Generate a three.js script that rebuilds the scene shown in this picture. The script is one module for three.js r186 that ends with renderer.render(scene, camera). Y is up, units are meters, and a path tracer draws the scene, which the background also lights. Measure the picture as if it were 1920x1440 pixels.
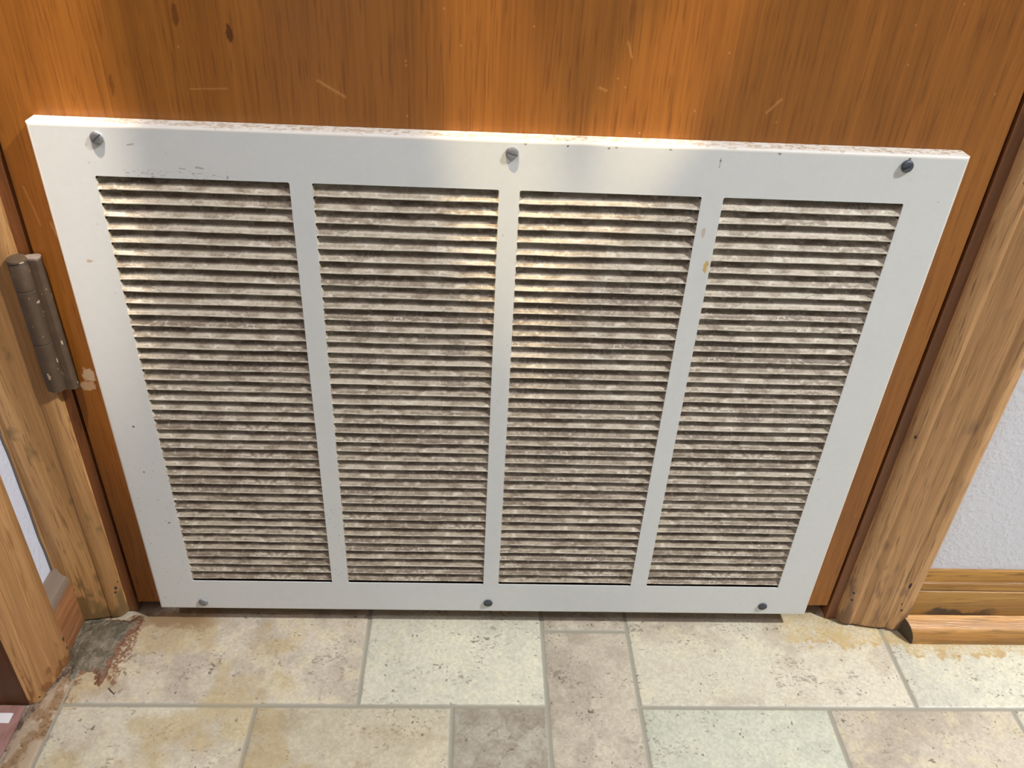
import * as THREE from 'three';
import { mergeGeometries, toCreasedNormals } from 'three/addons/utils/BufferGeometryUtils.js';
import { Brush, Evaluator, SUBTRACTION } from 'three-bvh-csg';

// ------------------------------------------------------------------ camera, light, exposure
// Units are metres. The floor is y = 0; the face of the grille is z = 0; x = 0 is its left edge.
const scene = new THREE.Scene();
scene.background = new THREE.Color(0x000000);
const camera = new THREE.PerspectiveCamera(49.0894, 1920 / 1440, 0.02, 20);
camera.position.set(0.2567, 0.58891, 0.48424);
camera.rotation.set(-0.600383, -0.058663, 0.056742, 'YXZ');
scene.add(camera);
const renderer = new THREE.WebGLRenderer({ antialias: true });
renderer.toneMapping = THREE.LinearToneMapping;
renderer.toneMappingExposure = 0.755;
renderer.shadowMap.enabled = true;
const LAMPS = {
  // the room's ceiling lamp, to the right and in front of the door
  key: { at: [1.95, 2.30, 0.79], color: [1.0, 1.015, 1.045], power: 30.5, size: 3.0 },
  // three added narrow-beam spots, unseen, put in to make the tall warm streaks
  spots: [{ at: [-0.01, 2.28, 0.42], aim: [0.268, 0.455, 0], power: 34, half: 0.026, color: [1.0, 0.80, 0.50] }, { at: [1.10, 2.28, 0.50], aim: [0.378, 0.49, 0], power: 40, half: 0.020, color: [1.0, 0.80, 0.52] }, { at: [0.14, 2.28, 0.42], aim: [0.014, 0.43, 0], power: 42, half: 0.029, color: [1.0, 0.86, 0.72] }],
  // lamp of the next room, seen through the side doorway
  hall: { at: [-0.80, 2.15, 1.12], color: [0.97, 0.90, 1.0], power: 4.2, size: 4 },
};

// ------------------------------------------------------------------ helpers
function rng(seed) { let a = seed >>> 0; return () => { a = (a + 0x6d2b79f5) | 0; let t = Math.imul(a ^ (a >>> 15), 1 | a); t = (t + Math.imul(t ^ (t >>> 7), 61 | t)) ^ t; return ((t ^ (t >>> 14)) >>> 0) / 4294967296; }; }
const hash = (x, y, s) => { let h = Math.imul(x | 0, 374761393) ^ Math.imul(y | 0, 668265263) ^ Math.imul(s | 0, 2147483647 - 1274126177); h = Math.imul(h ^ (h >>> 13), 1274126177); h ^= h >>> 16; return (h >>> 0) / 4294967296; };
function vn(x, y, s = 0) {
  const xi = Math.floor(x), yi = Math.floor(y); let fx = x - xi, fy = y - yi;
  fx = fx * fx * (3 - 2 * fx); fy = fy * fy * (3 - 2 * fy);
  const a = hash(xi, yi, s), b = hash(xi + 1, yi, s), c = hash(xi, yi + 1, s), d = hash(xi + 1, yi + 1, s);
  return a + (b - a) * fx + (c - a) * fy + (a - b - c + d) * fx * fy;
}
function fbm(x, y, s = 0, o = 4) { let r = 0, w = 0.5, t = 0; for (let i = 0; i < o; i++) { r += w * vn(x, y, s + i * 17); t += w; w *= 0.55; x *= 2.03; y *= 2.03; } return r / t; }
const clamp = (x, a = 0, b = 1) => Math.min(b, Math.max(a, x));
const ss = (a, b, x) => { const t = clamp((x - a) / (b - a)); return t * t * (3 - 2 * t); };
const mix = (a, b, t) => a + (b - a) * t;
const mix3 = (a, b, t) => [mix(a[0], b[0], t), mix(a[1], b[1], t), mix(a[2], b[2], t)];
const lin = (c) => new THREE.Color().setRGB(...c.map((v) => v / 255), THREE.SRGBColorSpace);

// colour map; f(x, y) gets metres inside a w by h metre sheet and returns sRGB 0..255; the sheet's uv are metres
const DETAIL = 1;
function sheet(w, h, px, py, f, srgb = true, x0 = 0, y0 = 0) {
  px = Math.round(px * DETAIL); py = Math.round(py * DETAIL);
  const d = new Uint8Array(px * py * 4);
  for (let j = 0; j < py; j++) for (let i = 0; i < px; i++) {
    const c = f(x0 + (i + 0.5) / px * w, y0 + (j + 0.5) / py * h), k = (j * px + i) * 4;
    if (typeof c === 'number') { d[k] = d[k + 1] = d[k + 2] = clamp(c) * 255; } else { d[k] = clamp(c[0], 0, 255); d[k + 1] = clamp(c[1], 0, 255); d[k + 2] = clamp(c[2], 0, 255); }
    d[k + 3] = 255;
  }
  const t = new THREE.DataTexture(d, px, py);
  t.wrapS = t.wrapT = THREE.MirroredRepeatWrapping;
  t.magFilter = THREE.LinearFilter; t.minFilter = THREE.LinearMipmapLinearFilter; t.generateMipmaps = true;
  if (srgb) t.colorSpace = THREE.SRGBColorSpace;
  t.repeat.set(1 / w, 1 / h); t.offset.set(-x0 / w, -y0 / h);
  t.needsUpdate = true;
  return t;
}
const used = {};
const numbered = (name) => { const n = used[name] = (used[name] ?? -1) + 1; return n ? `${name}_${String(n).padStart(3, '0')}` : name; };
function mesh(name, geo, mat, parent) {
  const m = new THREE.Mesh(geo, mat); m.castShadow = m.receiveShadow = true;
  m.name = parent ? name : numbered(name);
  if (parent) { const n = parent.children.filter((c) => c.name === name || c.name.startsWith(name + '_0')).length; if (n) m.name = `${name}_${String(n).padStart(3, '0')}`; }
  (parent ?? scene).add(m); return m;
}
function group(name, pos = [0, 0, 0]) { const g = new THREE.Group(); g.name = numbered(name); g.position.set(...pos); scene.add(g); return g; }
function tag(o, label, category, grp) { Object.assign(o.userData, { label, category }); if (grp) o.userData.group = grp; return o; }
function struct(o, label) { o.userData.kind = 'structure'; if (label) o.userData.label = label; return o; }
// box between two corners with uv in metres on each face
function box(a, b) {
  const g = new THREE.BoxGeometry(b[0] - a[0], b[1] - a[1], b[2] - a[2]).translate((a[0] + b[0]) / 2, (a[1] + b[1]) / 2, (a[2] + b[2]) / 2).toNonIndexed();
  return planar(g);
}
// uv in metres from the axis a face looks along
function planar(g) {
  if (g.index) g = g.toNonIndexed();
  const p = g.attributes.position, n = g.attributes.normal, uv = new Float32Array(p.count * 2);
  for (let i = 0; i < p.count; i++) {
    const ax = Math.abs(n.getX(i)), ay = Math.abs(n.getY(i)), az = Math.abs(n.getZ(i));
    const [u, v] = az >= ax && az >= ay ? [p.getX(i), p.getY(i)] : ax >= ay ? [p.getZ(i), p.getY(i)] : [p.getX(i), p.getZ(i)];
    uv[2 * i] = u; uv[2 * i + 1] = v;
  }
  g.setAttribute('uv', new THREE.BufferAttribute(uv, 2));
  return g;
}
const strip = (g) => { const o = g.index ? g.toNonIndexed() : g; for (const k of Object.keys(o.attributes)) if (!['position', 'normal', 'uv'].includes(k)) o.deleteAttribute(k); return o; };
const merge = (list) => mergeGeometries(list.map(strip));
// a moulding: closed profile of [across, out] points swept along a length; A, O, L are unit vectors, at is the origin
function moulding(profile, length, at, A, O, L, crease = 0.6, u0 = 0, v0 = 0, cuts = [0, 0]) {
  const pos = [], uv = [], n = profile.length;
  A = new THREE.Vector3(...A); O = new THREE.Vector3(...O); L = new THREE.Vector3(...L);
  const P = (p, l) => new THREE.Vector3(...at).addScaledVector(A, p[0]).addScaledVector(O, p[1]).addScaledVector(L, l);
  const start = (p) => cuts[0] * p[1], end = (p) => length - cuts[1] * p[1];
  const flip = new THREE.Vector3().crossVectors(A, O).dot(L) < 0;
  const tri = (a, b, c) => { for (const [v, t] of flip ? [a, c, b] : [a, b, c]) { pos.push(v.x, v.y, v.z); uv.push(...t); } };
  let arc = 0;
  for (let i = 0; i < n; i++) {
    const p = profile[i], q = profile[(i + 1) % n], d = Math.hypot(q[0] - p[0], q[1] - p[1]);
    const a = [P(p, start(p)), [u0 + arc, v0 + start(p)]], b = [P(q, start(q)), [u0 + arc + d, v0 + start(q)]], c = [P(q, end(q)), [u0 + arc + d, v0 + end(q)]], e = [P(p, end(p)), [u0 + arc, v0 + end(p)]];
    tri(a, b, c); tri(a, c, e); arc += d;
  }
  const pts = profile.map((p) => new THREE.Vector2(...p)), fl = THREE.ShapeUtils.isClockWise(pts);
  for (const [i, j, k] of THREE.ShapeUtils.triangulateShape(pts, [])) for (const [top, f] of [[false, 1], [true, 0]]) {
    const q = [i, j, k].map((m) => [P(profile[m], top ? end(profile[m]) : start(profile[m])), [u0 + profile[m][0], v0 + profile[m][1]]]);
    if (f !== (fl ? 1 : 0)) tri(q[0], q[1], q[2]); else tri(q[0], q[2], q[1]);
  }
  const g = new THREE.BufferGeometry();
  g.setAttribute('position', new THREE.Float32BufferAttribute(pos, 3)); g.setAttribute('uv', new THREE.Float32BufferAttribute(uv, 2));
  return toCreasedNormals(g, crease);
}

// ------------------------------------------------------------------ materials
const M = {};
const std = (o) => new THREE.MeshStandardMaterial({ roughness: 0.6, ...o });
// door veneer: orange-brown, straight vertical grain with short dark pores
const blotch = (x, y, cx, cy, rx, ry, n = 0.5, s = 9) => { const d = Math.hypot((x - cx) / rx, (y - cy) / ry) + (fbm(x * 260, y * 260, s, 3) - 0.5) * 2 * n; return 1 - ss(0.75, 1.1, d); };
const scratch = (x, y, ax, ay, bx, by, w) => { const dx = bx - ax, dy = by - ay, t = clamp(((x - ax) * dx + (y - ay) * dy) / (dx * dx + dy * dy)); return 1 - ss(w * 0.4, w, Math.hypot(x - ax - t * dx, y - ay - t * dy) + (vn(x * 2500, y * 2500, 3) - 0.5) * w * 0.7); };
const doorPores = (x, y) => ss(0.58, 0.86, vn(x * 1150, y * 50, 61) * 0.55 + vn(x * 2100, y * 80, 62) * 0.45);
function doorColour(x, y) {
  const wob = (vn(x * 6, y * 2.2, 4) - 0.5) * 0.03, gx = x + wob;
  const band = fbm(gx * 42, y * 1.6, 11, 3), fine = fbm(gx * 620, y * 12, 21, 2), fl = fbm(x * 55, y * 16, 31, 2);
  let c = mix3([127, 77, 27], [156, 98, 37], clamp(0.5 + (band - 0.5) * 0.8 + (fine - 0.5) * 0.75 + (fl - 0.5) * 0.45));
  c = mix3(c, [88, 47, 17], doorPores(x, y) * 0.34);
  for (const [a, b, e, f, w] of [[0.165, 0.455, 0.18, 0.4465, 0.0011], [0.3405, 0.483, 0.3435, 0.475, 0.0008], [0.4275, 0.447, 0.4345, 0.455, 0.0010], [0.092, 0.4475, 0.113, 0.4485, 0.0005], [0.327, 0.4575, 0.331, 0.456, 0.0011],
    [0.533, 0.321, 0.546, 0.321, 0.0009], [0.5352, 0.377, 0.536, 0.370, 0.0014], [0.529, 0.309, 0.536, 0.311, 0.0009], [0.5405, 0.398, 0.5445, 0.402, 0.0008], [-0.018, 0.385, -0.0145, 0.36, 0.0007], [-0.008, 0.362, -0.006, 0.352, 0.0010]])
    c = mix3(c, [196, 140, 84], scratch(x, y, a, b, e, f, w) * 0.5);
  const nick = hash(Math.floor(x * 420), Math.floor(y * 420), 77);
  if (nick > 0.9985) c = mix3(c, [206, 152, 96], (1 - ss(0.15, 0.32, Math.hypot(x * 420 % 1 - 0.5, y * 420 % 1 - 0.5))) * 0.5);
  c = mix3(c, [72, 36, 14], 0.75 * Math.max(blotch(x, y, 0.1185, 0.4795, 0.0018, 0.0045, 0.5), blotch(x, y, 0.0905, 0.4865, 0.0016, 0.006, 0.5) * 0.6, blotch(x, y, 0.048, 0.449, 0.0014, 0.006, 0.6) * 0.5, blotch(x, y, 0.012, 0.419, 0.002, 0.006, 0.6) * 0.3));
  c = mix3(c, [214, 196, 178], Math.max(blotch(x, y, -0.0115, 0.2475, 0.0045, 0.0055, 0.9, 5) * 0.72, blotch(x, y, -0.0135, 0.2375, 0.005, 0.004, 0.9, 6) * 0.6));
  return c;
}
const DW = 0.70, DH = 0.70;
M.door = new THREE.MeshPhysicalMaterial({ map: sheet(DW, DH, 1600, 1600, doorColour, true, -0.06, 0), bumpMap: sheet(DW, DH, 1024, 1024, (x, y) => 0.7 - 0.5 * doorPores(x, y) + 0.25 * (fbm(x * 700, y * 14, 8, 2) - 0.5), false, -0.06, 0), bumpScale: 0.00008, roughness: 0.5, specularIntensity: 0.3, clearcoat: 0.45, clearcoatRoughness: 0.25 });

// oak mouldings: u runs across, v along the length
function oakColour(u, v, warm) {
  const wob = (fbm(v * 4, u * 8, 3, 2) - 0.5) * 0.022, x = u + wob;
  const ring = fbm(x * 120, v * 2.4, 41, 3), fine = fbm(x * 950, v * 22, 42, 3), pore = ss(0.62, 0.84, vn(x * 1100, v * 48, 43) * 0.6 + vn(x * 2300, v * 95, 44) * 0.4);
  let c = mix3([156, 114, 70], [204, 158, 106], clamp(0.5 + (ring - 0.5) * 1.7 + (fine - 0.5) * 0.8));
  c = mix3(c, [104, 70, 42], pore * 0.52 * ss(0.35, 0.65, ring + 0.15));
  return [c[0] * warm[0], c[1] * warm[1], c[2] * warm[2]];
}
const oakBump = sheet(0.12, 0.5, 512, 1024, (u, v) => { const x = u + (fbm(v * 4, u * 8, 3, 2) - 0.5) * 0.022; return 0.75 - 0.6 * ss(0.62, 0.84, vn(x * 1100, v * 48, 43) * 0.6 + vn(x * 2300, v * 95, 44) * 0.4); }, false);
const nailHole = (u, v, cu, cv, ru, rv) => 1 - ss(0.6, 1.0, Math.hypot((u - cu) / ru, (v - cv) / rv));
function oak(name, holes = [], stain = () => null, warm = [1, 1, 1], rough = 0.46, off = 0) {
  M[name] = std({ roughness: rough, bumpMap: oakBump, bumpScale: 0.00016, map: sheet(0.12, 0.5, 448, 1344, (u, v) => {
    let c = oakColour(u + off, v + off * 3, warm);
    const s = stain(u, v); if (s) c = mix3(c, s[0], s[1]);
    for (const [cu, cv, ru, rv] of holes) c = mix3(c, [34, 22, 14], nailHole(u, v, cu, cv, ru, rv));
    return c;
  }) });
  return M[name];
}
// plate paint, dirt specks and scratches as the photograph shows them
const PW = 0.5525, PH = 0.4099, PY = 0.0193;   // the grille plate
const specks = []; { const r = rng(5); for (let i = 0; i < 150; i++) specks.push([r() * PW, r() * PH, 0.0003 + r() * r() * 0.0006, 0.1 + r() * 0.35]); for (let i = 0; i < 60; i++) specks.push([r() * 0.034, r() * 0.16, 0.0003 + r() * 0.0004, 0.12 + r() * 0.3]); for (let i = 0; i < 26; i++) specks.push([0.144 + r() * 0.014, 0.03 + r() * 0.09, 0.0003 + r() * 0.0004, 0.15 + r() * 0.3]); }
for (const [x, y, w] of [[0.3387, 0.4087, 0.0014], [0.3343, 0.4071, 0.0008], [0.4363, 0.4082, 0.0015], [0.3709, 0.4083, 0.001], [0.2849, 0.4085, 0.0012], [0.0166, 0.1928, 0.0011], [0.0248, 0.0992, 0.0011], [0.4018, 0.402, 0.0007], [0.0157, 0.1505, 0.0007], [0.31, 0.408, 0.0008], [0.5155, 0.4075, 0.001]]) specks.push([x, y, w, 0.95]);
const speckGrid = new Map();
for (const s of specks) for (let a = -1; a <= 1; a++) for (let b = -1; b <= 1; b++) { const k = `${Math.floor(s[0] / 0.004) + a},${Math.floor(s[1] / 0.004) + b}`; if (!speckGrid.has(k)) speckGrid.set(k, []); speckGrid.get(k).push(s); }
M.plate = new THREE.MeshPhysicalMaterial({ roughness: 0.45, clearcoat: 0.5, clearcoatRoughness: 0.3, map: sheet(PW, PH, 1440, 1080, (x, y) => {
  let c = [210, 212, 209]; const m = (fbm(x * 300, y * 300, 2, 2) - 0.5) * 4; c = [c[0] + m, c[1] + m, c[2] + m];
  for (const s of speckGrid.get(`${Math.floor(x / 0.004)},${Math.floor(y / 0.004)}`) ?? []) c = mix3(c, [70, 62, 54], s[3] * (1 - ss(0.45, 1.0, Math.hypot(x - s[0], (y - s[1]) * (0.7 + 0.6 * hash(s[0] * 1e4, 1, 1))) / s[2] + (vn(x * 3000, y * 3000, 4) - 0.5) * 0.7)));
  // rust and yellow spots, scuffs
  c = mix3(c, [196, 160, 84], blotch(x, y, 0.4052, 0.332, 0.0013, 0.0042, 1.1, 7) * 0.85);
  c = mix3(c, [176, 150, 126], Math.max(blotch(x, y, 0.0176, 0.3231, 0.0025, 0.0012, 1, 8) * 0.7, blotch(x, y, 0.3995, 0.356, 0.001, 0.003, 1, 8) * 0.5));
  const frayed = 1 - ss(0.0, 0.0022 + 0.0022 * vn(x * 400, 3, 5), Math.abs(y - 0.3815) ); if (x < 0.11 && x > 0.05) c = mix3(c, [104, 88, 70], frayed * ss(0.62, 0.80, fbm(x * 500, y * 1500, 6, 3)) * 0.7);
  for (const [a, b, e, f, w] of [[0.055, 0.3985, 0.0585, 0.3992, 0.0006], [0.092, 0.3865, 0.096, 0.386, 0.0007], [0.0825, 0.3855, 0.0855, 0.3852, 0.0005], [0.4018, 0.4035, 0.4018, 0.398, 0.0005]]) c = mix3(c, [132, 126, 118], scratch(x, y, a, b, e, f, w) * 0.6);
  return c;
}) });
M.plate.map.wrapS = M.plate.map.wrapT = THREE.ClampToEdgeWrapping;
// folded edge: white paint under caked brown dust (v is the distance behind the bend)
M.flange = std({ roughness: 0.5, map: sheet(PW, 0.016, 2048, 128, (x, z) => {
  const d = fbm(x * 420, z * 600, 13, 4), k = ss(0.42, 0.62, d) * ss(0.0022, 0.0045, z + (fbm(x * 160, z * 100, 14, 3) - 0.5) * 0.006);
  let c = mix3([212, 208, 198], [186, 168, 146], k * 0.85);
  c = mix3(c, [128, 102, 76], k * 0.7 * ss(0.6, 0.75, fbm(x * 900, z * 900, 15, 3)));
  return c;
}) });
// louvres: cream paint with caked grey-brown dust; eight rows of dirt, one for each variant
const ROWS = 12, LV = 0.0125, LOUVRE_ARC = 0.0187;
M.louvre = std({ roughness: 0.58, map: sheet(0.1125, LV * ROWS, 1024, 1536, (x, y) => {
  const row = Math.floor(y / LV), lv = row / (ROWS - 1);
  const a = fbm(x * 110, y * 420, 51, 4), b = fbm(x * 900, y * 1500, 52, 2), f = fbm(x * 45, y * 200, 53, 2);
  let c = mix3(mix3([192, 180, 158], [172, 158, 134], lv), mix3([158, 144, 122], [118, 102, 82], lv), ss(0.3, 0.7, a));
  c = c.map((q) => q + (b - 0.5) * 40);
  c = mix3(c, [84, 70, 57], ss(0.56 - 0.08 * lv, 0.82, b * 0.5 + f * 0.5) * 0.6);
  c = mix3(c, [222, 214, 198], ss(0.66, 0.8, fbm(x * 260, y * 700, 54, 2)) * 0.5);
  const pv = (y / LV - row - 0.06) / 0.88 * LOUVRE_ARC; if (pv > 0.0011 && pv < 0.0032 + (vn(x * 500, row, 55) - 0.5) * 0.0007) c = mix3(c, [220, 212, 196], 0.65 * ss(0.15, 0.5, fbm(x * 200, row * 3, 56, 3)));   // patchy highlight painted into the colour along the rolled lip
  return c;
}) });
M.zinc = std({ color: lin([150, 152, 156]), metalness: 0.75, roughness: 0.42 });
M.zincDark = std({ color: lin([88, 92, 98]), metalness: 0.7, roughness: 0.5 });
M.hinge = std({ roughness: 0.55, metalness: 0.25, map: sheet(0.12, 0.12, 512, 512, (x, y) => {
  let c = mix3([74, 60, 46], [92, 76, 60], fbm(x * 180, y * 180, 71, 3));
  c = mix3(c, [186, 166, 142], ss(0.82, 0.86, fbm(x * 330, y * 240, 72, 2)));
  return c;
}) });
M.hingeWorn = std({ color: lin([122, 112, 104]), roughness: 0.6, metalness: 0.2 });
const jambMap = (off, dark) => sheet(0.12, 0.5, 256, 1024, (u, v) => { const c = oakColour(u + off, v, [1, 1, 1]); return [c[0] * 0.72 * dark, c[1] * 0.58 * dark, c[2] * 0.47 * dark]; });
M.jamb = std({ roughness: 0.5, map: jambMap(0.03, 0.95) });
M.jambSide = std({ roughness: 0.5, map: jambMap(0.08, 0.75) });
const wallBump = sheet(0.3, 0.3, 1024, 1024, (x, y) => 0.25 + 0.5 * fbm(x * 260, y * 260, 81, 2) + 0.25 * ss(0.5, 0.7, fbm(x * 420, y * 420, 82, 2)), false);
M.wall = std({ color: lin([206, 207, 212]), roughness: 0.6, bumpMap: wallBump, bumpScale: 0.0005 });
M.wallSide = std({ color: lin([206, 210, 222]), roughness: 0.6, bumpMap: wallBump, bumpScale: 0.0006 });
M.ceiling = std({ color: lin([92, 92, 96]), roughness: 0.9 });
M.wallFar = std({ color: lin([84, 84, 88]), roughness: 0.8, bumpMap: wallBump, bumpScale: 0.0006 });
M.dark = std({ color: lin([70, 62, 56]), roughness: 0.9 });

// ------------------------------------------------------------------ room shell
const H = 2.4, ZW = -0.0128;                    // ceiling height, plane of the door wall (flush with the door's face)
const XL = -0.078, XR = 3.3, ZB = 3.05;         // left wall, right wall, wall behind the photographer
const wall = (name, boxes, mat = M.wall) => struct(mesh(name, merge(boxes.map(([a, b]) => box(a, b))), mat));
wall('wall_front', [[[XL - 0.11, 0, -0.13], [-0.0445, H, ZW]], [[0.599, 0, -0.13], [XR + 0.12, H, ZW]], [[-0.0445, 2.06, -0.13], [0.599, H, ZW]]]);
wall('wall_left', [[[XL - 0.11, 0, ZW], [XL, H, 0.079]], [[XL - 0.11, 2.06, 0.079], [XL, H, 0.90]], [[XL - 0.11, 0, 0.90], [XL, H, ZB]]], M.wallSide);
wall('wall_right', [[[XR, 0, ZW], [XR + 0.12, H, ZB]]], M.wallFar);
wall('wall_back', [[[-2.4, 0, ZB], [XR + 0.12, H, ZB + 0.12]]], M.wallFar);
wall('wall_hall', [[[-2.4, 0, -0.8], [-2.28, H, ZB]], [[-2.28, 0, -0.8], [XL - 0.11, H, -0.7]]], M.wallFar);
wall('wall_closet', [[[XL - 0.11, 0, -0.82], [0.9, H, -0.7]], [[XL - 0.11, 0, -0.7], [XL, H, -0.13]], [[0.8, 0, -0.7], [0.9, H, -0.13]]], M.dark);
struct(mesh('ceiling', box([-2.5, H, -0.9], [XR + 0.12, H + 0.1, ZB + 0.12]), M.ceiling));

// ------------------------------------------------------------------ floor: embossed vinyl tiles over a grout sheet
// tiles [x0, x1, z0, z1, tone]; the module is 75 mm
const TONES = {
  beige: [[198, 187, 171], [180, 168, 153], [206, 194, 168]], tan: [[194, 184, 164], [182, 168, 146], [204, 193, 170]], cream: [[208, 203, 186], [199, 195, 180], [213, 207, 186]],
  pale: [[200, 200, 184], [192, 193, 178], [206, 204, 186]], grey: [[172, 164, 150], [154, 144, 131], [182, 176, 163]], pink: [[190, 179, 164], [175, 163, 149], [200, 190, 172]], sand: [[205, 197, 180], [190, 179, 162], [210, 201, 178]],
};
const TILES = [
  [-0.0552, 0.1731, -0.0718, 0.0787, 'beige'], [0.1731, 0.3232, -0.0718, 0.0787, 'cream'], [0.3232, 0.3976, -0.147, 0.0037, 'pink'], [0.3232, 0.3976, 0.0037, 0.1545, 'pink'],
  [0.3976, 0.6259, -0.0718, 0.0787, 'sand'], [0.6259, 0.8545, -0.0718, 0.0787, 'cream'],
  [-0.0552, 0.094, 0.0787, 0.229, 'sand'], [0.094, 0.2476, 0.0787, 0.229, 'tan'], [0.2476, 0.3232, 0.0787, 0.1545, 'grey'], [0.2476, 0.3976, 0.1545, 0.229, 'beige'],
  [0.3976, 0.5512, 0.0787, 0.229, 'pale'], [0.5512, 0.7048, 0.0787, 0.229, 'beige'], [0.7048, 0.8545, 0.0787, 0.229, 'cream'],
];
// further rows, outside the frame
{ const r = rng(31), names = Object.keys(TONES); let z = 0.229;
  while (z < 1.2) { let x = -0.0552, h = 0.15; while (x < 1.35) { const w = [0.15, 0.225, 0.075][Math.floor(r() * 3)]; TILES.push([x, x + w, z, z + h, names[Math.floor(r() * names.length)]]); x += w; } z += h; }
  let x = 0.8545; while (x < 1.3) { const w = [0.15, 0.225][Math.floor(r() * 2)]; for (const zz of [-0.0718, 0.0787]) TILES.push([x, x + w, zz, zz + 0.15, names[Math.floor(r() * names.length)]]); x += w; } }
const tileAt = (x, z) => TILES.findIndex((t) => x >= t[0] && x < t[1] && z >= t[2] && z < t[3]);
function stains(x, z, c) {
  const e = (fbm(x * 90, z * 90, 92, 4) - 0.5), g = fbm(x * 600, z * 600, 93, 3);
  // yellowed glue along the jambs and the shoe moulding on the right
  const line = x < 0.64 ? 0.014 + 0.06 * Math.max(0, Math.abs(x - 0.578) - 0.03) * -1 : 0.0225;
  const y1 = ss(0.525, 0.55, x + e * 0.03) * (1 - ss(line - 0.002, line + 0.004, z + e * 0.026));
  c = mix3(c, [192, 168, 118], clamp(y1 * (0.25 + 0.9 * ss(0.38, 0.62, g * 0.5 + fbm(x * 70, z * 70, 94, 3) * 0.5)) * 0.8));
  const rim = ss(0.525, 0.55, x) * (1 - ss(0.0008, 0.0036, Math.abs(z + e * 0.026 - line - 0.001))) * ss(0.45, 0.6, fbm(x * 120, 2, 95, 3));
  c = mix3(c, [182, 150, 96], rim * 0.7);
  // yellow-brown blotches on the tiles at the left
  const y2 = ss(0.52, 0.70, fbm(x * 26 + 3.3, z * 26 + 1.4, 96, 4)) * (1 - ss(0.14, 0.22, x));
  c = mix3(c, [178, 152, 104], y2 * 0.62 * (0.55 + 0.9 * (g - 0.3)));
  // rust-brown seep around the old caulk in the left corner
  const d = Math.hypot((x + 0.05) / 1.0, (z - 0.022) / 1.3), reach = 0.029 + e * 0.040 + 0.006 * Math.sin(x * 210);
  c = mix3(c, [118, 82, 54], (1 - ss(reach - 0.006, reach + 0.003, d)) * 0.8 * ss(0.36, 0.6, g + e * 0.5));
  const s3 = (1 - ss(0.006, 0.014, Math.abs(z + 0.004) + Math.abs(e) * 0.02)) * ss(-0.03, -0.01, x) * (1 - ss(0.02, 0.06, x));
  c = mix3(c, [140, 110, 74], s3 * 0.7);
  return c;
}
function tileColour(x, z) {
  const i = tileAt(x, z); if (i < 0) return [168, 160, 140];
  const t = TILES[i], T = TONES[t[4]], a = fbm(x * 34 + i * 7, z * 34, 101 + i, 4), b = fbm(x * 80 + i * 3, z * 80, 131 + i, 3), n = fbm(x * 520, z * 520, 141, 3);
  let c = mix3(T[0], T[1], ss(0.40, 0.66, a)); c = mix3(c, T[2], ss(0.5, 0.75, b) * 0.7);
  c = c.map((v) => v + (n - 0.5) * 34);
  const many = t[4] === 'pale' ? 0.03 : t[4] === 'cream' ? 0.0 : 0.012;
  c = mix3(c, [126, 116, 102], ss(0.63 + many, 0.76 + many, fbm(x * 420 + i, z * 620, 151, 3) * 0.62 + fbm(x * 60, z * 60, 152, 2) * 0.38) * 0.6);
  c = mix3(c, [78, 70, 60], ss(0.83, 0.88, vn(x * 520, z * 700, 153) * 0.7 + vn(x * 120, z * 120, 154) * 0.3) * 0.6);
  c[2] *= 0.965;
  const rim = Math.min(x - t[0], t[1] - x, z - t[2], t[3] - z) + (vn(x * 300, z * 300, 155) - 0.5) * 0.0005;
  c = mix3([160, 155, 138], c, ss(0.0012, 0.0026, rim));   // the printed joint
  return stains(x, z, c);
}
M.tile = std({ roughness: 0.44, map: sheet(1.0, 0.3125, 2048, 640, tileColour, true, -0.0852, -0.0765), bumpMap: sheet(0.25, 0.25, 512, 512, (x, y) => fbm(x * 240, y * 240, 161, 3), false), bumpScale: 0.0003 });
M.grout = std({ color: lin([154, 149, 131]), roughness: 0.7 });
M.floorEdge = std({ roughness: 0.5, map: sheet(0.09, 0.2, 512, 1024, (x, z) => {
  const a = fbm(x * 120, z * 60, 171, 4), g = fbm(x * 620, z * 620, 172, 3);
  let c = mix3([170, 150, 125], [146, 118, 86], ss(0.4, 0.62, a)); c = mix3(c, [104, 80, 58], ss(0.55, 0.72, g * 0.5 + a * 0.5) * 0.75);
  return mix3(c, [190, 172, 150], ss(0.6, 0.75, fbm(x * 200, z * 200, 173, 3)) * 0.6);
}, true, -0.13, 0) });
const floor = struct(group('floor'));
mesh('floor_sheet', box([-2.3, -0.06, -0.72], [XR + 0.1, -0.0011, ZB + 0.1]), M.grout, floor);
function tileGeo(x0, x1, z0, z1) {   // a slab with a soft pressed edge; its top lies at y = 0
  const pos = [], rings = [[0.0004, -0.0012], [0.0014, -0.0009], [0.0024, -0.0003], [0.0036, 0]].map(([d, y]) => [[x0 + d, y, z0 + d], [x1 - d, y, z0 + d], [x1 - d, y, z1 - d], [x0 + d, y, z1 - d]]);
  for (let k = 0; k < 3; k++) for (let s = 0; s < 4; s++) { const a = rings[k][s], b = rings[k][(s + 1) % 4], c = rings[k + 1][(s + 1) % 4], d = rings[k + 1][s]; pos.push(...a, ...c, ...b, ...a, ...d, ...c); }
  const [a, b, c, d] = rings[3]; pos.push(...a, ...c, ...b, ...a, ...d, ...c);
  const uv = []; for (let i = 0; i < pos.length; i += 3) uv.push(pos[i], pos[i + 2]);
  const g = new THREE.BufferGeometry(); g.setAttribute('position', new THREE.Float32BufferAttribute(pos, 3)); g.setAttribute('uv', new THREE.Float32BufferAttribute(uv, 2));
  return toCreasedNormals(g, 0.5);
}
for (const t of TILES) mesh('tile', tileGeo(...t), M.tile, floor);
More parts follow.
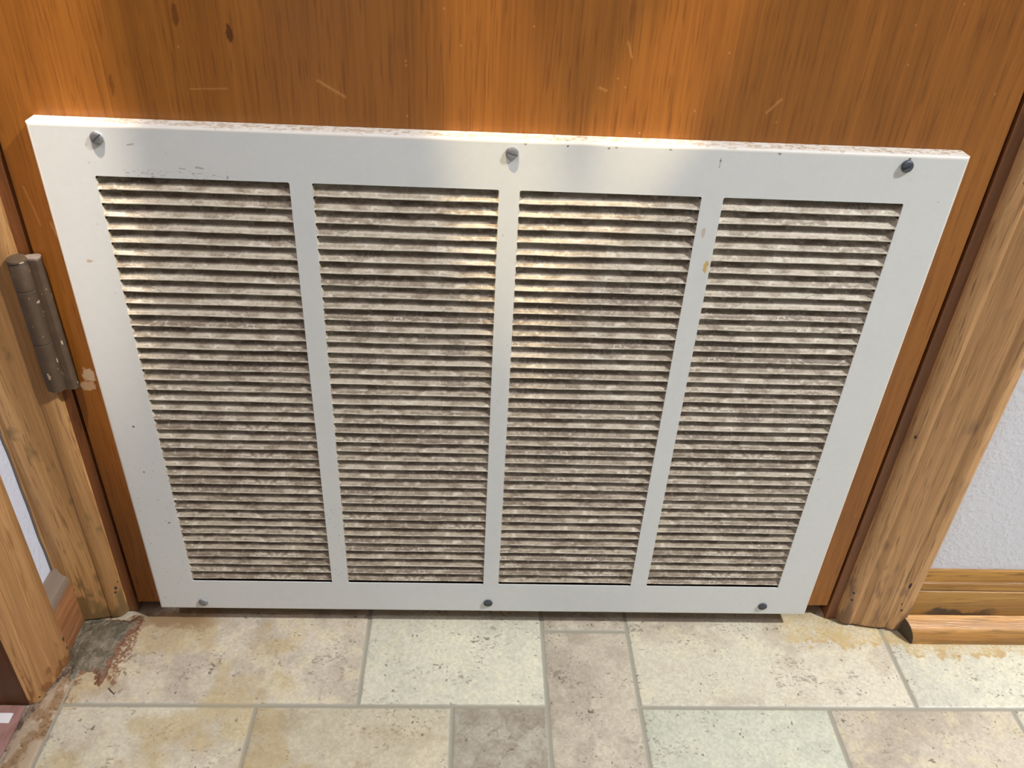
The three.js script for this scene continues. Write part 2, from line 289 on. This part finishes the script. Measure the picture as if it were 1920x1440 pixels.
mesh('floor_edge', tileGeo(-0.0795, -0.0552, 0.0405, 0.9), M.floorEdge, floor);

// ------------------------------------------------------------------ mouldings
// casing profile: [across from the opening, thickness]
const CW = 0.0572;
const casingProfile = (w = CW) => [[0, 0], [w, 0], [w, 0.0128], [w - 0.0008, 0.0138], [w - 0.002, 0.0142], [w - 0.0095, 0.0144], [w - 0.0125, 0.0138], [w - 0.0145, 0.0122], [w - 0.0158, 0.0119], [w - 0.019, 0.0122], [w - 0.026, 0.0116], [0.0245, 0.0104], [0.0185, 0.0092], [0.0142, 0.0082], [0.0130, 0.0077], [0.0120, 0.0083], [0.0098, 0.0086], [0.0075, 0.0083], [0.0050, 0.0074], [0.0029, 0.0060], [0.0013, 0.0042], [0.0003, 0.0022]].filter((p, i, a) => i < 2 || p[0] <= w).reverse();
// right casing of the door; u = 0 is at the profile's first point, the inner edge comes first after the reversal
oak('oakRight', [[0.0045 + 0.002, 0.0385, 0.0011, 0.0016], [0.0045 + 0.0026, 0.030, 0.0012, 0.0016], [0.0495, 0.056, 0.0013, 0.0042], [0.0515, 0.0255, 0.0012, 0.0018], [0.0495, 0.033, 0.0008, 0.001], [0.009, 0.410, 0.0008, 0.0014], [0.0055, 0.2096, 0.0012, 0.0018]],
  (u, v) => [[108, 80, 60], 0.75 * ss(0.36, 0.66, fbm(u * 120, v * 40, 181, 3) - 0.4 * ss(0.0, 0.07, v) + 0.1)], [1, 1, 1]);
oak('oakLeft', [[0.0042, 0.033, 0.0014, 0.002], [0.0055, 0.0285, 0.0012, 0.0015], [0.037, 0.037, 0.0013, 0.001], [0.0015, 0.038, 0.0008, 0.001]],
  (u, v) => [[112, 88, 52], 0.8 * ss(0.36, 0.62, fbm(u * 120, v * 60, 183, 3) - 0.36 * ss(0.0, 0.06, v) + 0.1)], [0.98, 0.97, 0.92], 0.46, 0.31);
oak('oakSide', [[0.047, 0.024, 0.0013, 0.003], [0.0475, 0.013, 0.0014, 0.0018], [0.006, 0.004, 0.001, 0.001]],
  (u, v) => [[112, 70, 36], 0.7 * ss(0.46, 0.62, fbm(u * 130, v * 60, 185, 3) - 0.4 * ss(0.0, 0.06, v))], [0.97, 0.95, 0.92], 0.46, 0.57);
const rightCasing = struct(mesh('trim_1', moulding(casingProfile(), 2.08, [0.5878, 0.0030, ZW], [1, 0, 0], [0, 0, 1], [0, 1, 0]), M.oakRight), 'oak door casing right of the louvred grille');
// the left casing is ripped narrower where it meets the side wall
const leftProfile = casingProfile().map(([a, t]) => [Math.min(a, 0.0440), t]).filter((p, i, a) => !i || p[0] !== a[i - 1][0] || p[1] === 0 || p[0] < 0.0440);
const leftCasing = struct(mesh('trim_2', moulding(leftProfile, 2.08, [-0.0335, 0.0026, ZW], [-1, 0, 0], [0, 0, 1], [0, 1, 0]), M.oakLeft), 'oak door casing left of the grille, behind the hinge');
const sideProfile = casingProfile(0.0440);
struct(mesh('trim_3', moulding(casingProfile().map(([a, t]) => [a * 0.78, t * 1.0]), 2.08, [XL, 0.0010, 0.0795], [0, 0, -1], [1, 0, 0], [0, 1, 0]), M.oakSide), 'oak casing of the side doorway at the left edge');

// jambs of the closet door and of the side doorway
const jambs = struct(group('trim_4'));
jambs.userData.label = 'red-brown door jambs around the varnished door';
for (const [a, b, c] of [[-0.0445, -0.0262, 0], [0.5798, 0.599, 1]]) mesh('jamb', box([a, 0.0004, -0.13], [b, 2.06, ZW + 0.0002]), M.jamb, jambs);
mesh('jamb_head', box([-0.0262, 2.045, -0.13], [0.5798, 2.06, ZW + 0.0002]), M.jamb, jambs);
for (const [a, b] of [[-0.0262, -0.0152], [0.5688, 0.5798]]) mesh('door_stop', box([a, 0.0004, -0.085], [b, 2.045, -0.0525]), M.jamb, jambs);
const sideJambs = struct(group('trim_5')); sideJambs.userData.label = 'dark red-brown jamb of the side doorway';
mesh('jamb', box([XL - 0.125, 0.0004, 0.0772], [XL - 0.0002, 2.06, 0.0799]), M.jambSide, sideJambs);
mesh('jamb', box([XL - 0.125, 0.0004, 0.8985], [XL - 0.0005, 2.06, 0.9015]), M.jambSide, sideJambs);
M.sill = std({ roughness: 0.6, map: sheet(0.2, 0.2, 256, 256, (x, y) => mix3([150, 112, 102], [124, 86, 74], ss(0.4, 0.65, fbm(x * 90, y * 30, 191, 4)))) });
M.chalk = std({ roughness: 0.8, color: lin([214, 208, 204]) });
const sill = struct(group('trim_6')); sill.userData.label = 'worn pinkish threshold of the side doorway';
mesh('threshold_board', moulding([[0, 0], [0.118, 0], [0.118, 0.001], [0.112, 0.0022], [0.006, 0.0022], [0, 0.001]], 0.815, [XL - 0.1195, 0.0002, 0.0815], [1, 0, 0], [0, 1, 0], [0, 0, 1]), M.sill, sill);
mesh('paint_patch', moulding([[0, 0], [0.0335, 0], [0.0315, 0.0007], [0.003, 0.0008]], 0.0085, [-0.1185, 0.0022, 0.0885], [1, 0, 0], [0, 1, 0], [0, 0, 1]), M.chalk, sill);

// baseboards and shoe moulding
const baseProfile = [[0, 0], [0, 0.0105], [0.041, 0.0108], [0.0452, 0.0106], [0.0464, 0.0098], [0.0470, 0.0082], [0.0477, 0.0080], [0.0484, 0.0092], [0.0500, 0.0097], [0.0535, 0.0096], [0.0552, 0.0088], [0.0563, 0.0068], [0.0590, 0.0052], [0.0630, 0.0036], [0.0648, 0.0028], [0.0650, 0.0018], [0.0650, 0]];
oak('oakBase', [], (u, v) => { const top = 0.0285 + 0.017 * Math.max(0, fbm(v * 85, 3, 201, 3) - 0.22); return [mix3([44, 34, 27], [86, 60, 40], fbm(u * 200, v * 60, 203, 2)), 0.92 * (1 - ss(-0.002, 0.0022, u - top + (fbm(u * 400, v * 90, 202, 3) - 0.5) * 0.006)) * ss(0.008, 0.022, v) * (1 - ss(0.06, 0.085, v + (fbm(u * 200, v * 60, 204, 2) - 0.5) * 0.02))]; }, [0.86, 0.82, 0.58], 0.42, 0.11);
oak('oakShoe', [[0.0125, 0.0165, 0.0008, 0.0008]], (u, v) => [[120, 90, 48], 0.5 * ss(0.55, 0.75, fbm(u * 200, v * 30, 204, 3))], [1.02, 0.98, 0.80], 0.40, 0.21);
struct(mesh('baseboard_right', moulding(baseProfile, XR - 0.6455, [0.6455, 0.0006, ZW], [0, 1, 0], [0, 0, 1], [1, 0, 0], 0.6, 0, 0), M.oakBase), 'honey oak baseboard under the white wall on the right');
M.oakGrey = oak('oakBaseLeft', [], (u, v) => [[128, 116, 104], 0.85 * ss(0.055, 0.0625, u) ], [0.78, 0.68, 0.64], 0.5, 0.44);
struct(mesh('baseboard_left', moulding(baseProfile, 0.0465, [XL, 0.0006, -0.012], [0, 1, 0], [1, 0, 0], [0, 0, 1], 0.6), M.oakBaseLeft), 'short dusty baseboard between the two left casings');
const shoe = [[0, 0], [0, 0.0168], [0.003, 0.0170], [0.0075, 0.0160], [0.0115, 0.0139], [0.0150, 0.0108], [0.0172, 0.0070], [0.0182, 0.0030], [0.0184, 0]];
const shoeMould = struct(mesh('baseboard_shoe', moulding(shoe, XR - 0.6405, [0.6405, 0.0003, ZW + 0.0108], [0, 1, 0], [0, 0, 1], [1, 0, 0], 0.6, 0, 0, [0.42, 0]), M.oakShoe), 'rounded honey shoe moulding along the right baseboard');
mesh('shaded_end', moulding(shoe, 0.0006, [0.6402, 0.0003, ZW + 0.0108], [0, 1, 0], [0, 0, 1], [1, 0, 0], 0.6, 0, 0, [0.42, -0.42]), std({ color: lin([78, 66, 48]), roughness: 0.7 }), shoeMould);  // dark slice: shade on the cut end put in as colour

// ------------------------------------------------------------------ the door with its hinge
const door = group('door_1', [0, 0, 0]); struct(door, 'varnished orange-brown slab door holding the grille');
{
  const s = new THREE.Shape(); s.moveTo(-0.0243, 0.0121); s.lineTo(0.5776, 0.0170); s.lineTo(0.5776, 2.04); s.lineTo(-0.0243, 2.04); s.closePath();
  const h = new THREE.Path(); h.moveTo(0.022, 0.046); h.lineTo(0.022, 0.406); h.lineTo(0.531, 0.406); h.lineTo(0.531, 0.046); h.closePath(); s.holes.push(h);
  const g = new THREE.ExtrudeGeometry(s, { depth: 0.033, bevelEnabled: true, bevelThickness: 0.0008, bevelSize: 0.0008, bevelOffset: -0.0008, bevelSegments: 2 }).translate(0, 0, ZW - 0.0338);
  mesh('door_panel', planar(g), M.door, door);
}
{ // hinge: barrel with a pin head and knuckle seams, the leaf's folded edge beside it
  const hinge = new THREE.Group(); hinge.name = 'hinge'; hinge.position.set(-0.0306, 0.2405, -0.0045); hinge.userData.label = 'brown painted butt hinge with paint chips'; door.add(hinge);
  const L = 0.0985, R = 0.0062, seams = [0.0385, 0.0785], pr = [[0, 0], [R * 0.7, 0], [R, 0.0012]];
  for (const y of seams) pr.push([R, y - 0.0004], [R - 0.0005, y], [R, y + 0.0004]);
  pr.push([R, L - 0.0006], [R * 0.94, L], [0, L]);
  const uvm = (g) => { const p = g.attributes.position, uv = g.attributes.uv; for (let i = 0; i < p.count; i++) uv.setXY(i, Math.atan2(p.getX(i), p.getZ(i)) * R + 0.03, p.getY(i)); return g; };
  mesh('barrel', toCreasedNormals(uvm(new THREE.LatheGeometry(pr.map((p) => new THREE.Vector2(...p)), 36)), 0.7), M.hinge, hinge);
  mesh('pin_head', toCreasedNormals(uvm(new THREE.LatheGeometry([[0, 0.0030], [R * 0.7, 0.0028], [R * 1.02, 0.0016], [R * 1.06, 0.0004], [R * 0.9, 0], [0, 0]].reverse().map((p) => new THREE.Vector2(...p)), 36)), 0.7).translate(0, L, 0), M.hinge, hinge);
  const leaf = new THREE.Shape(); leaf.moveTo(0, -0.0042); leaf.lineTo(0.0052, -0.0042); leaf.absarc(0.0066, -0.0006, 0.0036, -1.2, 1.9, false); leaf.lineTo(0.001, 0.0012); leaf.closePath();
  const lg = new THREE.ExtrudeGeometry(leaf, { depth: L + 0.0005, bevelEnabled: true, bevelSize: 0.0003, bevelThickness: 0.0003, bevelSegments: 1, curveSegments: 10 }).rotateX(-Math.PI / 2).translate(0.0028, 0, -0.0042);
  mesh('leaf', planar(lg), M.hinge, hinge);
  const cap = new THREE.ExtrudeGeometry(leaf, { depth: 0.0009, bevelEnabled: true, bevelSize: 0.0002, bevelThickness: 0.0003, bevelSegments: 1, curveSegments: 10 }).rotateX(-Math.PI / 2).translate(0.0028, L + 0.0006, -0.0042);
  mesh('leaf_end', planar(cap), M.hingeWorn, hinge);
}

// ------------------------------------------------------------------ the return-air grille
const grille = tag(group('air_grille', [0, PY, 0]), 'white steel return-air grille with four columns of dusty louvres screwed to the brown door', 'vent');
const COLX = [[0.0322, 0.1455], [0.1589, 0.2707], [0.2832, 0.3946], [0.4081, 0.5208]], ST = 0.3792, PITCH = 0.00856, NL = 40, SB = 0.0338;
{
  const r = 0.0019, s = new THREE.Shape(); s.moveTo(r, r); s.lineTo(PW - r, r); s.lineTo(PW - r, PH - r); s.lineTo(r, PH - r); s.closePath();
  const q = 0.0012;
  for (const [a, b] of COLX) { const h = new THREE.Path(); h.moveTo(a + q, SB); h.lineTo(b - q, SB); h.absarc(b - q, SB + q, q, -Math.PI / 2, 0, false); h.lineTo(b, ST - q); h.absarc(b - q, ST - q, q, 0, Math.PI / 2, false); h.lineTo(a + q, ST); h.absarc(a + q, ST - q, q, Math.PI / 2, Math.PI, false); h.lineTo(a, SB + q); h.absarc(a + q, SB + q, q, Math.PI, Math.PI * 1.5, false); s.holes.push(h); }
  const f = planar(new THREE.ExtrudeGeometry(s, { depth: 0.0009, bevelEnabled: false, curveSegments: 5 }).translate(0, 0, -0.0009));
  mesh('face_plate', f, M.plate, grille);
  // bend and return, mitred at the corners
  const ring = []; for (let k = 0; k <= 6; k++) { const t = k / 6 * Math.PI / 2; ring.push([r * Math.sin(t), -r * (1 - Math.cos(t)), r * t]); } ring.push([r, -0.0126, 0.0135]);
  const pos = [], uv = [], cor = (o) => [[r - o, r - o], [PW - r + o, r - o], [PW - r + o, PH - r + o], [r - o, PH - r + o]];
  for (let k = 0; k + 1 < ring.length; k++) { const A = cor(ring[k][0]), B = cor(ring[k + 1][0]); for (let i = 0; i < 4; i++) { const j = (i + 1) % 4, v = [[...A[i], ring[k][1], ring[k][2]], [...B[i], ring[k + 1][1], ring[k + 1][2]], [...B[j], ring[k + 1][1], ring[k + 1][2]], [...A[j], ring[k][1], ring[k][2]]]; for (const m of [0, 1, 2, 0, 2, 3]) { pos.push(v[m][0], v[m][1], v[m][2]); uv.push(i % 2 ? v[m][1] : v[m][0], v[m][3]); } } }
  const g = new THREE.BufferGeometry(); g.setAttribute('position', new THREE.Float32BufferAttribute(pos, 3)); g.setAttribute('uv', new THREE.Float32BufferAttribute(uv, 2));
  mesh('folded_edge', toCreasedNormals(g, 0.5), M.flange, grille);
}
{ // louvres: each a lanced strip with a rolled lip, bent back and up, its ends running out into the plate
  const prof = [[0.0011, -0.0011], [0.0006, -0.0013], [0.0001, -0.0010], [0, -0.0004], [0.0003, -0.00005], [0.0009, 0.00005], [0.0015, -0.0002], [0.0021, -0.0008], [0.0030, -0.0019], [0.0044, -0.0036], [0.0060, -0.0056], [0.0068, -0.0067], [0.0066, -0.0070], [0.0048, -0.0050], [0.0022, -0.0022]];
  let arc = 0; const va = prof.map((p, i) => (i ? arc += Math.hypot(p[0] - prof[i - 1][0], p[1] - prof[i - 1][1]) : 0));
  function louvre(w, variant, du) {
    const r = rng(700 + variant), xs = [0, 0.0003, 0.0006, 0.0009, 0.0012, 0.002, 0.0045, 0.012]; const st = [...xs]; for (let k = 1; k < 8; k++) st.push(0.012 + (w - 0.024) * k / 8); st.push(...xs.map((x) => w - x).reverse());
    const ph = r() * 6, am = 0.00008 + r() * 0.00012, pos = [], uv = [], idx = [], n = prof.length, row = variant % ROWS;
    const dent = r() < 0.4 ? 0.02 + r() * 0.07 : -1, dd = 0.0003 + r() * 0.0004;
    for (const x of st) { const e = ss(0.00005, 0.0011, Math.min(x, w - x)), sag = am * Math.sin(x * 55 + ph) + am * 0.6 * Math.sin(x * 190 + ph * 2) - (dent > 0 ? dd * Math.exp(-(((x - dent) / 0.0035) ** 2)) : 0);
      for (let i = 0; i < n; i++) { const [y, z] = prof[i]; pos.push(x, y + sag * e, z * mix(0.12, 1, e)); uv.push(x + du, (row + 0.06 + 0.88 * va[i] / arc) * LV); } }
    for (let a = 0; a + 1 < st.length; a++) for (let i = 0; i < n; i++) { const j = (i + 1) % n, p = a * n + i, q = a * n + j, s = p + n, t = q + n; idx.push(p, q, t, p, t, s); }
    const g = new THREE.BufferGeometry(); g.setAttribute('position', new THREE.Float32BufferAttribute(pos, 3)); g.setAttribute('uv', new THREE.Float32BufferAttribute(uv, 2)); g.setIndex(idx);
    return toCreasedNormals(g.toNonIndexed(), 1.0);
  }
  const widths = COLX.map(([a, b]) => b - a), cache = new Map(), r = rng(88);
  COLX.forEach(([a], c) => { for (let k = 1; k <= NL; k++) {
    const low = k / NL, v = Math.min(ROWS - 1, Math.floor(clamp(0.15 + low * 0.75 + (r() - 0.5) * 0.55) * ROWS)), key = `${c},${v},${k % 3}`;
    if (!cache.has(key)) cache.set(key, louvre(widths[c], v + (c + 4 * (k % 3)) * ROWS, (k % 3) * 0.041 + c * 0.017));
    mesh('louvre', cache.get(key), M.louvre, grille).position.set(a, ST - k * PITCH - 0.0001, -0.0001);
  } });
}
{ // six slotted screws
  const ev = new Evaluator(); ev.attributes = ['position', 'normal'];
  const dome = new Brush(new THREE.LatheGeometry([[0.0036, 0], [0.0039, 0.0006], [0.0036, 0.0014], [0.0027, 0.0021], [0.0014, 0.0025], [0, 0.0026]].map((p) => new THREE.Vector2(...p)).concat([]), 32).rotateX(Math.PI / 2)); dome.updateMatrixWorld();
  const base = new THREE.LatheGeometry([[0, 0], [0.0036, 0], [0.0039, 0.0006], [0.0036, 0.0014], [0.0027, 0.0021], [0.0014, 0.0025], [0, 0.0026]].map((p) => new THREE.Vector2(...p)), 32).rotateX(Math.PI / 2);
  const b = new Brush(base); b.updateMatrixWorld();
  const cut = new Brush(new THREE.BoxGeometry(0.01, 0.0010, 0.0022)); cut.position.z = 0.0024; cut.updateMatrixWorld();
  const res = ev.evaluate(b, cut, SUBTRACTION), geo = toCreasedNormals(res.geometry.toNonIndexed(), 0.6);
  [[0.0387, 0.4022, 0.7, M.zinc], [0.2774, 0.4022, -0.3, M.zinc], [0.5151, 0.4030, 0.45, M.zincDark], [0.0367, 0.0085, -0.6, M.zinc], [0.2753, 0.0115, 0.05, M.zincDark], [0.5125, 0.0110, 0.35, M.zincDark]].forEach(([x, y, a, m], i) => {
    const s = mesh('screw', geo, m, grille); s.position.set(x, y, -0.0001); s.rotation.set(0, 0, a);
    if (i === 2) s.rotation.set(-0.12, 0.10, a);
  });
}

// ------------------------------------------------------------------ dirt and small finds
// a lumpy mound over an outline [x, z]
function mound(outline, height, cell, colour, seed) {
  const xs = outline.map((p) => p[0]), zs = outline.map((p) => p[1]), x0 = Math.min(...xs), x1 = Math.max(...xs), z0 = Math.min(...zs), z1 = Math.max(...zs);
  const nx = Math.ceil((x1 - x0) / cell), nz = Math.ceil((z1 - z0) / cell), pos = [], col = [], idx = [];
  const sd = (x, z) => { let d = 1e9, inside = false; for (let i = 0, j = outline.length - 1; i < outline.length; j = i++) { const [ax, az] = outline[i], [bx, bz] = outline[j], t = clamp(((x - ax) * (bx - ax) + (z - az) * (bz - az)) / ((bx - ax) ** 2 + (bz - az) ** 2)); d = Math.min(d, Math.hypot(x - ax - t * (bx - ax), z - az - t * (bz - az))); if ((az > z) !== (bz > z) && x < (bx - ax) * (z - az) / (bz - az) + ax) inside = !inside; } return inside ? d : -d; };
  const hs = [];
  for (let j = 0; j <= nz; j++) for (let i = 0; i <= nx; i++) { const x = x0 + i * cell, z = z0 + j * cell, d = sd(x, z) + (fbm(x * 500, z * 500, seed, 3) - 0.5) * 0.004, y = d < 0 ? -0.0006 : height * ss(0, 0.008, d) * (0.45 + 1.1 * fbm(x * 130, z * 130, seed + 5, 4)) + 0.0003 * vn(x * 1500, z * 1500, seed) - 0.0002; hs.push(y); pos.push(x, y, z); const c = lin(colour(x, z, d)); col.push(c.r, c.g, c.b); }
  for (let j = 0; j < nz; j++) for (let i = 0; i < nx; i++) { const a = j * (nx + 1) + i, b = a + 1, c = a + nx + 1, d = c + 1; if (Math.max(hs[a], hs[b], hs[c], hs[d]) < -0.0003) continue; idx.push(a, c, b, b, c, d); }
  const g = new THREE.BufferGeometry(); g.setAttribute('position', new THREE.Float32BufferAttribute(pos, 3)); g.setAttribute('color', new THREE.Float32BufferAttribute(col, 3)); g.setIndex(idx); g.computeVertexNormals(); return g;
}
M.caulk = std({ vertexColors: true, roughness: 0.62 });
const caulk = [[-0.030, -0.0035], [-0.023, -0.0095], [-0.0174, -0.0021], [-0.0212, 0.0092], [-0.026, 0.0148], [-0.0291, 0.0284], [-0.0296, 0.0415], [-0.0283, 0.0567], [-0.0314, 0.0645], [-0.0364, 0.0617], [-0.040, 0.0513], [-0.0527, 0.0483], [-0.0573, 0.0569], [-0.0637, 0.042], [-0.0706, 0.030], [-0.0706, -0.004], [-0.0488, -0.004]];
tag(mesh('dried_caulk', mound(caulk, 0.0024, 0.0005, (x, z, d) => {
  const a = fbm(x * 120, z * 120, 211, 4), g = fbm(x * 700, z * 700, 212, 3);
  let c = mix3([126, 116, 97], [98, 90, 72], ss(0.36, 0.66, a)); c = mix3(c, [150, 137, 118], ss(0.56, 0.74, fbm(x * 260, z * 260, 213, 3)) * 0.6);
  const edge = 1 - ss(0.001, 0.006, d + (a - 0.5) * 0.010), south = ss(-0.052, -0.034, x) ;
  c = mix3(c, mix3([92, 50, 30], [132, 88, 58], g), edge * south * 0.9);
  return mix3(c, [64, 54, 44], ss(0.64, 0.78, g) * 0.45);
}, 221), M.caulk), 'lumpy grey-brown dried caulk in the left floor corner below the hinge', 'caulk').userData.kind = 'stuff';
const seam = [[-0.0640, 0.040], [-0.0585, 0.049], [-0.0640, 0.058], [-0.0690, 0.072], [-0.0715, 0.084], [-0.0755, 0.098], [-0.0790, 0.118], [-0.082, 0.118], [-0.0800, 0.095], [-0.0770, 0.080], [-0.0690, 0.058]];
tag(mesh('dirt_ridge', mound(seam, 0.0016, 0.0005, (x, z) => mix3([128, 108, 92], [84, 66, 54], ss(0.4, 0.62, fbm(x * 260, z * 260, 231, 4))), 232), M.caulk), 'thin ridge of brown dirt along the foot of the left side casing', 'dirt').userData.kind = 'stuff';
{
  const sl = new THREE.Shape(); sl.moveTo(-0.0042, -0.0003); sl.quadraticCurveTo(0, -0.0006, 0.0041, -0.0001); sl.lineTo(0.0040, 0.0003); sl.quadraticCurveTo(0, 0.0003, -0.0042, 0.0003); sl.closePath();
  const g = new THREE.ExtrudeGeometry(sl, { depth: 0.0004, bevelEnabled: true, bevelSize: 0.0001, bevelThickness: 0.0001, bevelSegments: 1 }).rotateX(-Math.PI / 2);
  const t = tag(mesh('wood_splinter', g, std({ color: lin([74, 60, 48]), roughness: 0.8 })), 'tiny dark wood splinter lying on the beige tile near the left corner', 'splinter'); t.position.set(-0.0208, 0.0001, 0.0672); t.rotation.y = -0.72;
}
// crumbling dark caulk bead in the corner where the left casing meets the side wall
{
  const pts = []; for (let k = 0; k <= 60; k++) { const y = 0.063 + k / 60 * 0.75; pts.push(new THREE.Vector3(-0.0776 + 0.0008 * (vn(y * 130, 1, 241) - 0.5), y, 0.0012 + 0.0012 * (vn(y * 170, 2, 242) - 0.5))); }
  const g = new THREE.TubeGeometry(new THREE.CatmullRomCurve3(pts), 180, 0.0011, 7, false), p = g.attributes.position;
  tag(mesh('caulk_bead', g, std({ color: lin([96, 84, 74]), roughness: 0.8 })), 'dark crumbling caulk bead between the left casing and the pale side wall', 'caulk');
}

// ------------------------------------------------------------------ lamps
function globe(name, label, cat, at, R, color, power, size, mount, grp) {
  const t = tag(group(name, at), label, cat, grp), c = new THREE.Color().setRGB(...color);
  const gm = std({ color: 0xffffff, roughness: 0.4, emissive: c, emissiveIntensity: 1.6 });
  mesh('glass_globe', new THREE.SphereGeometry(R, 32, 20), gm, t);
  const brass = std({ color: lin([168, 140, 92]), metalness: 0.8, roughness: 0.35 });
  if (mount === 'ceiling') { mesh('canopy', new THREE.LatheGeometry([[0, 0], [0.075, 0], [0.07, -0.014], [0.03, -0.022], [0, -0.022]].map((p) => new THREE.Vector2(...p)), 32).translate(0, H - at[1], 0), brass, t); mesh('neck', new THREE.CylinderGeometry(0.02, 0.026, H - at[1] - R * 0.9, 20).translate(0, (H - at[1] + R * 0.9) / 2, 0), brass, t); }
  else { const d = ZB - at[2]; mesh('back_plate', new THREE.CylinderGeometry(0.05, 0.05, 0.014, 28).rotateX(Math.PI / 2).translate(0, 0, d - 0.007), brass, t); mesh('arm', new THREE.CylinderGeometry(0.01, 0.012, d - R * 0.9, 14).rotateX(Math.PI / 2).translate(0, 0, (d + R * 0.9) / 2), brass, t); }
  const l = new THREE.PointLight(c, power, 0, 2); l.castShadow = true; l.shadow.radius = size; l.shadow.mapSize.set(1024, 1024); l.name = name + '_light'; t.add(l);
}
globe('ceiling_lamp', 'white globe ceiling lamp over the right side of the room', 'lamp', LAMPS.key.at, 0.075, LAMPS.key.color, LAMPS.key.power, LAMPS.key.size, 'ceiling');
const SPOT_LABELS = ['added unseen spot lamp for the warm streak at the top middle of the grille', 'added unseen spot lamp furthest to the right for the right streak on the door', 'added unseen spot lamp for the streak on the hinge side of the door'];
LAMPS.spots.forEach(({ at, aim, power, half, color }, i) => {  // invented fittings out of view, aimed to draw the streaks
  const t = tag(group('spotlight', at), SPOT_LABELS[i], 'lamp'), dir = new THREE.Vector3(...aim).sub(t.position).normalize(), c = new THREE.Color().setRGB(...color);
  const can = new THREE.LatheGeometry([[0, -0.075], [0.026, -0.075], [0.032, -0.06], [0.034, 0], [0.030, 0], [0.028, -0.02], [0, -0.02]].map((p) => new THREE.Vector2(...p)), 28);
  mesh('housing', can, M.zincDark, t).quaternion.setFromUnitVectors(new THREE.Vector3(0, 1, 0), dir);
  const lens = mesh('lens', new THREE.CylinderGeometry(0.0275, 0.0275, 0.003, 24), std({ color: 0xffffff, emissive: c, emissiveIntensity: 1.2 }), t); lens.position.copy(dir).multiplyScalar(-0.014); lens.quaternion.setFromUnitVectors(new THREE.Vector3(0, 1, 0), dir);
  mesh('mount', new THREE.CylinderGeometry(0.012, 0.030, H - at[1] - 0.03, 18).translate(0, (H - at[1] + 0.03) / 2, 0), M.zincDark, t);
  const l = new THREE.SpotLight(c, power, 0, half, 1, 2); l.castShadow = true; l.shadow.radius = 0.4; l.position.copy(dir).multiplyScalar(0.004); l.name = 'added_spotlight_light';
  l.target.position.copy(dir); t.add(l); t.add(l.target); l.target.name = 'aim';
});
globe('ceiling_lamp', 'white globe ceiling lamp of the next room beyond the side doorway', 'lamp', LAMPS.hall.at, 0.075, LAMPS.hall.color, LAMPS.hall.power, LAMPS.hall.size, 'ceiling');

renderer.render(scene, camera);
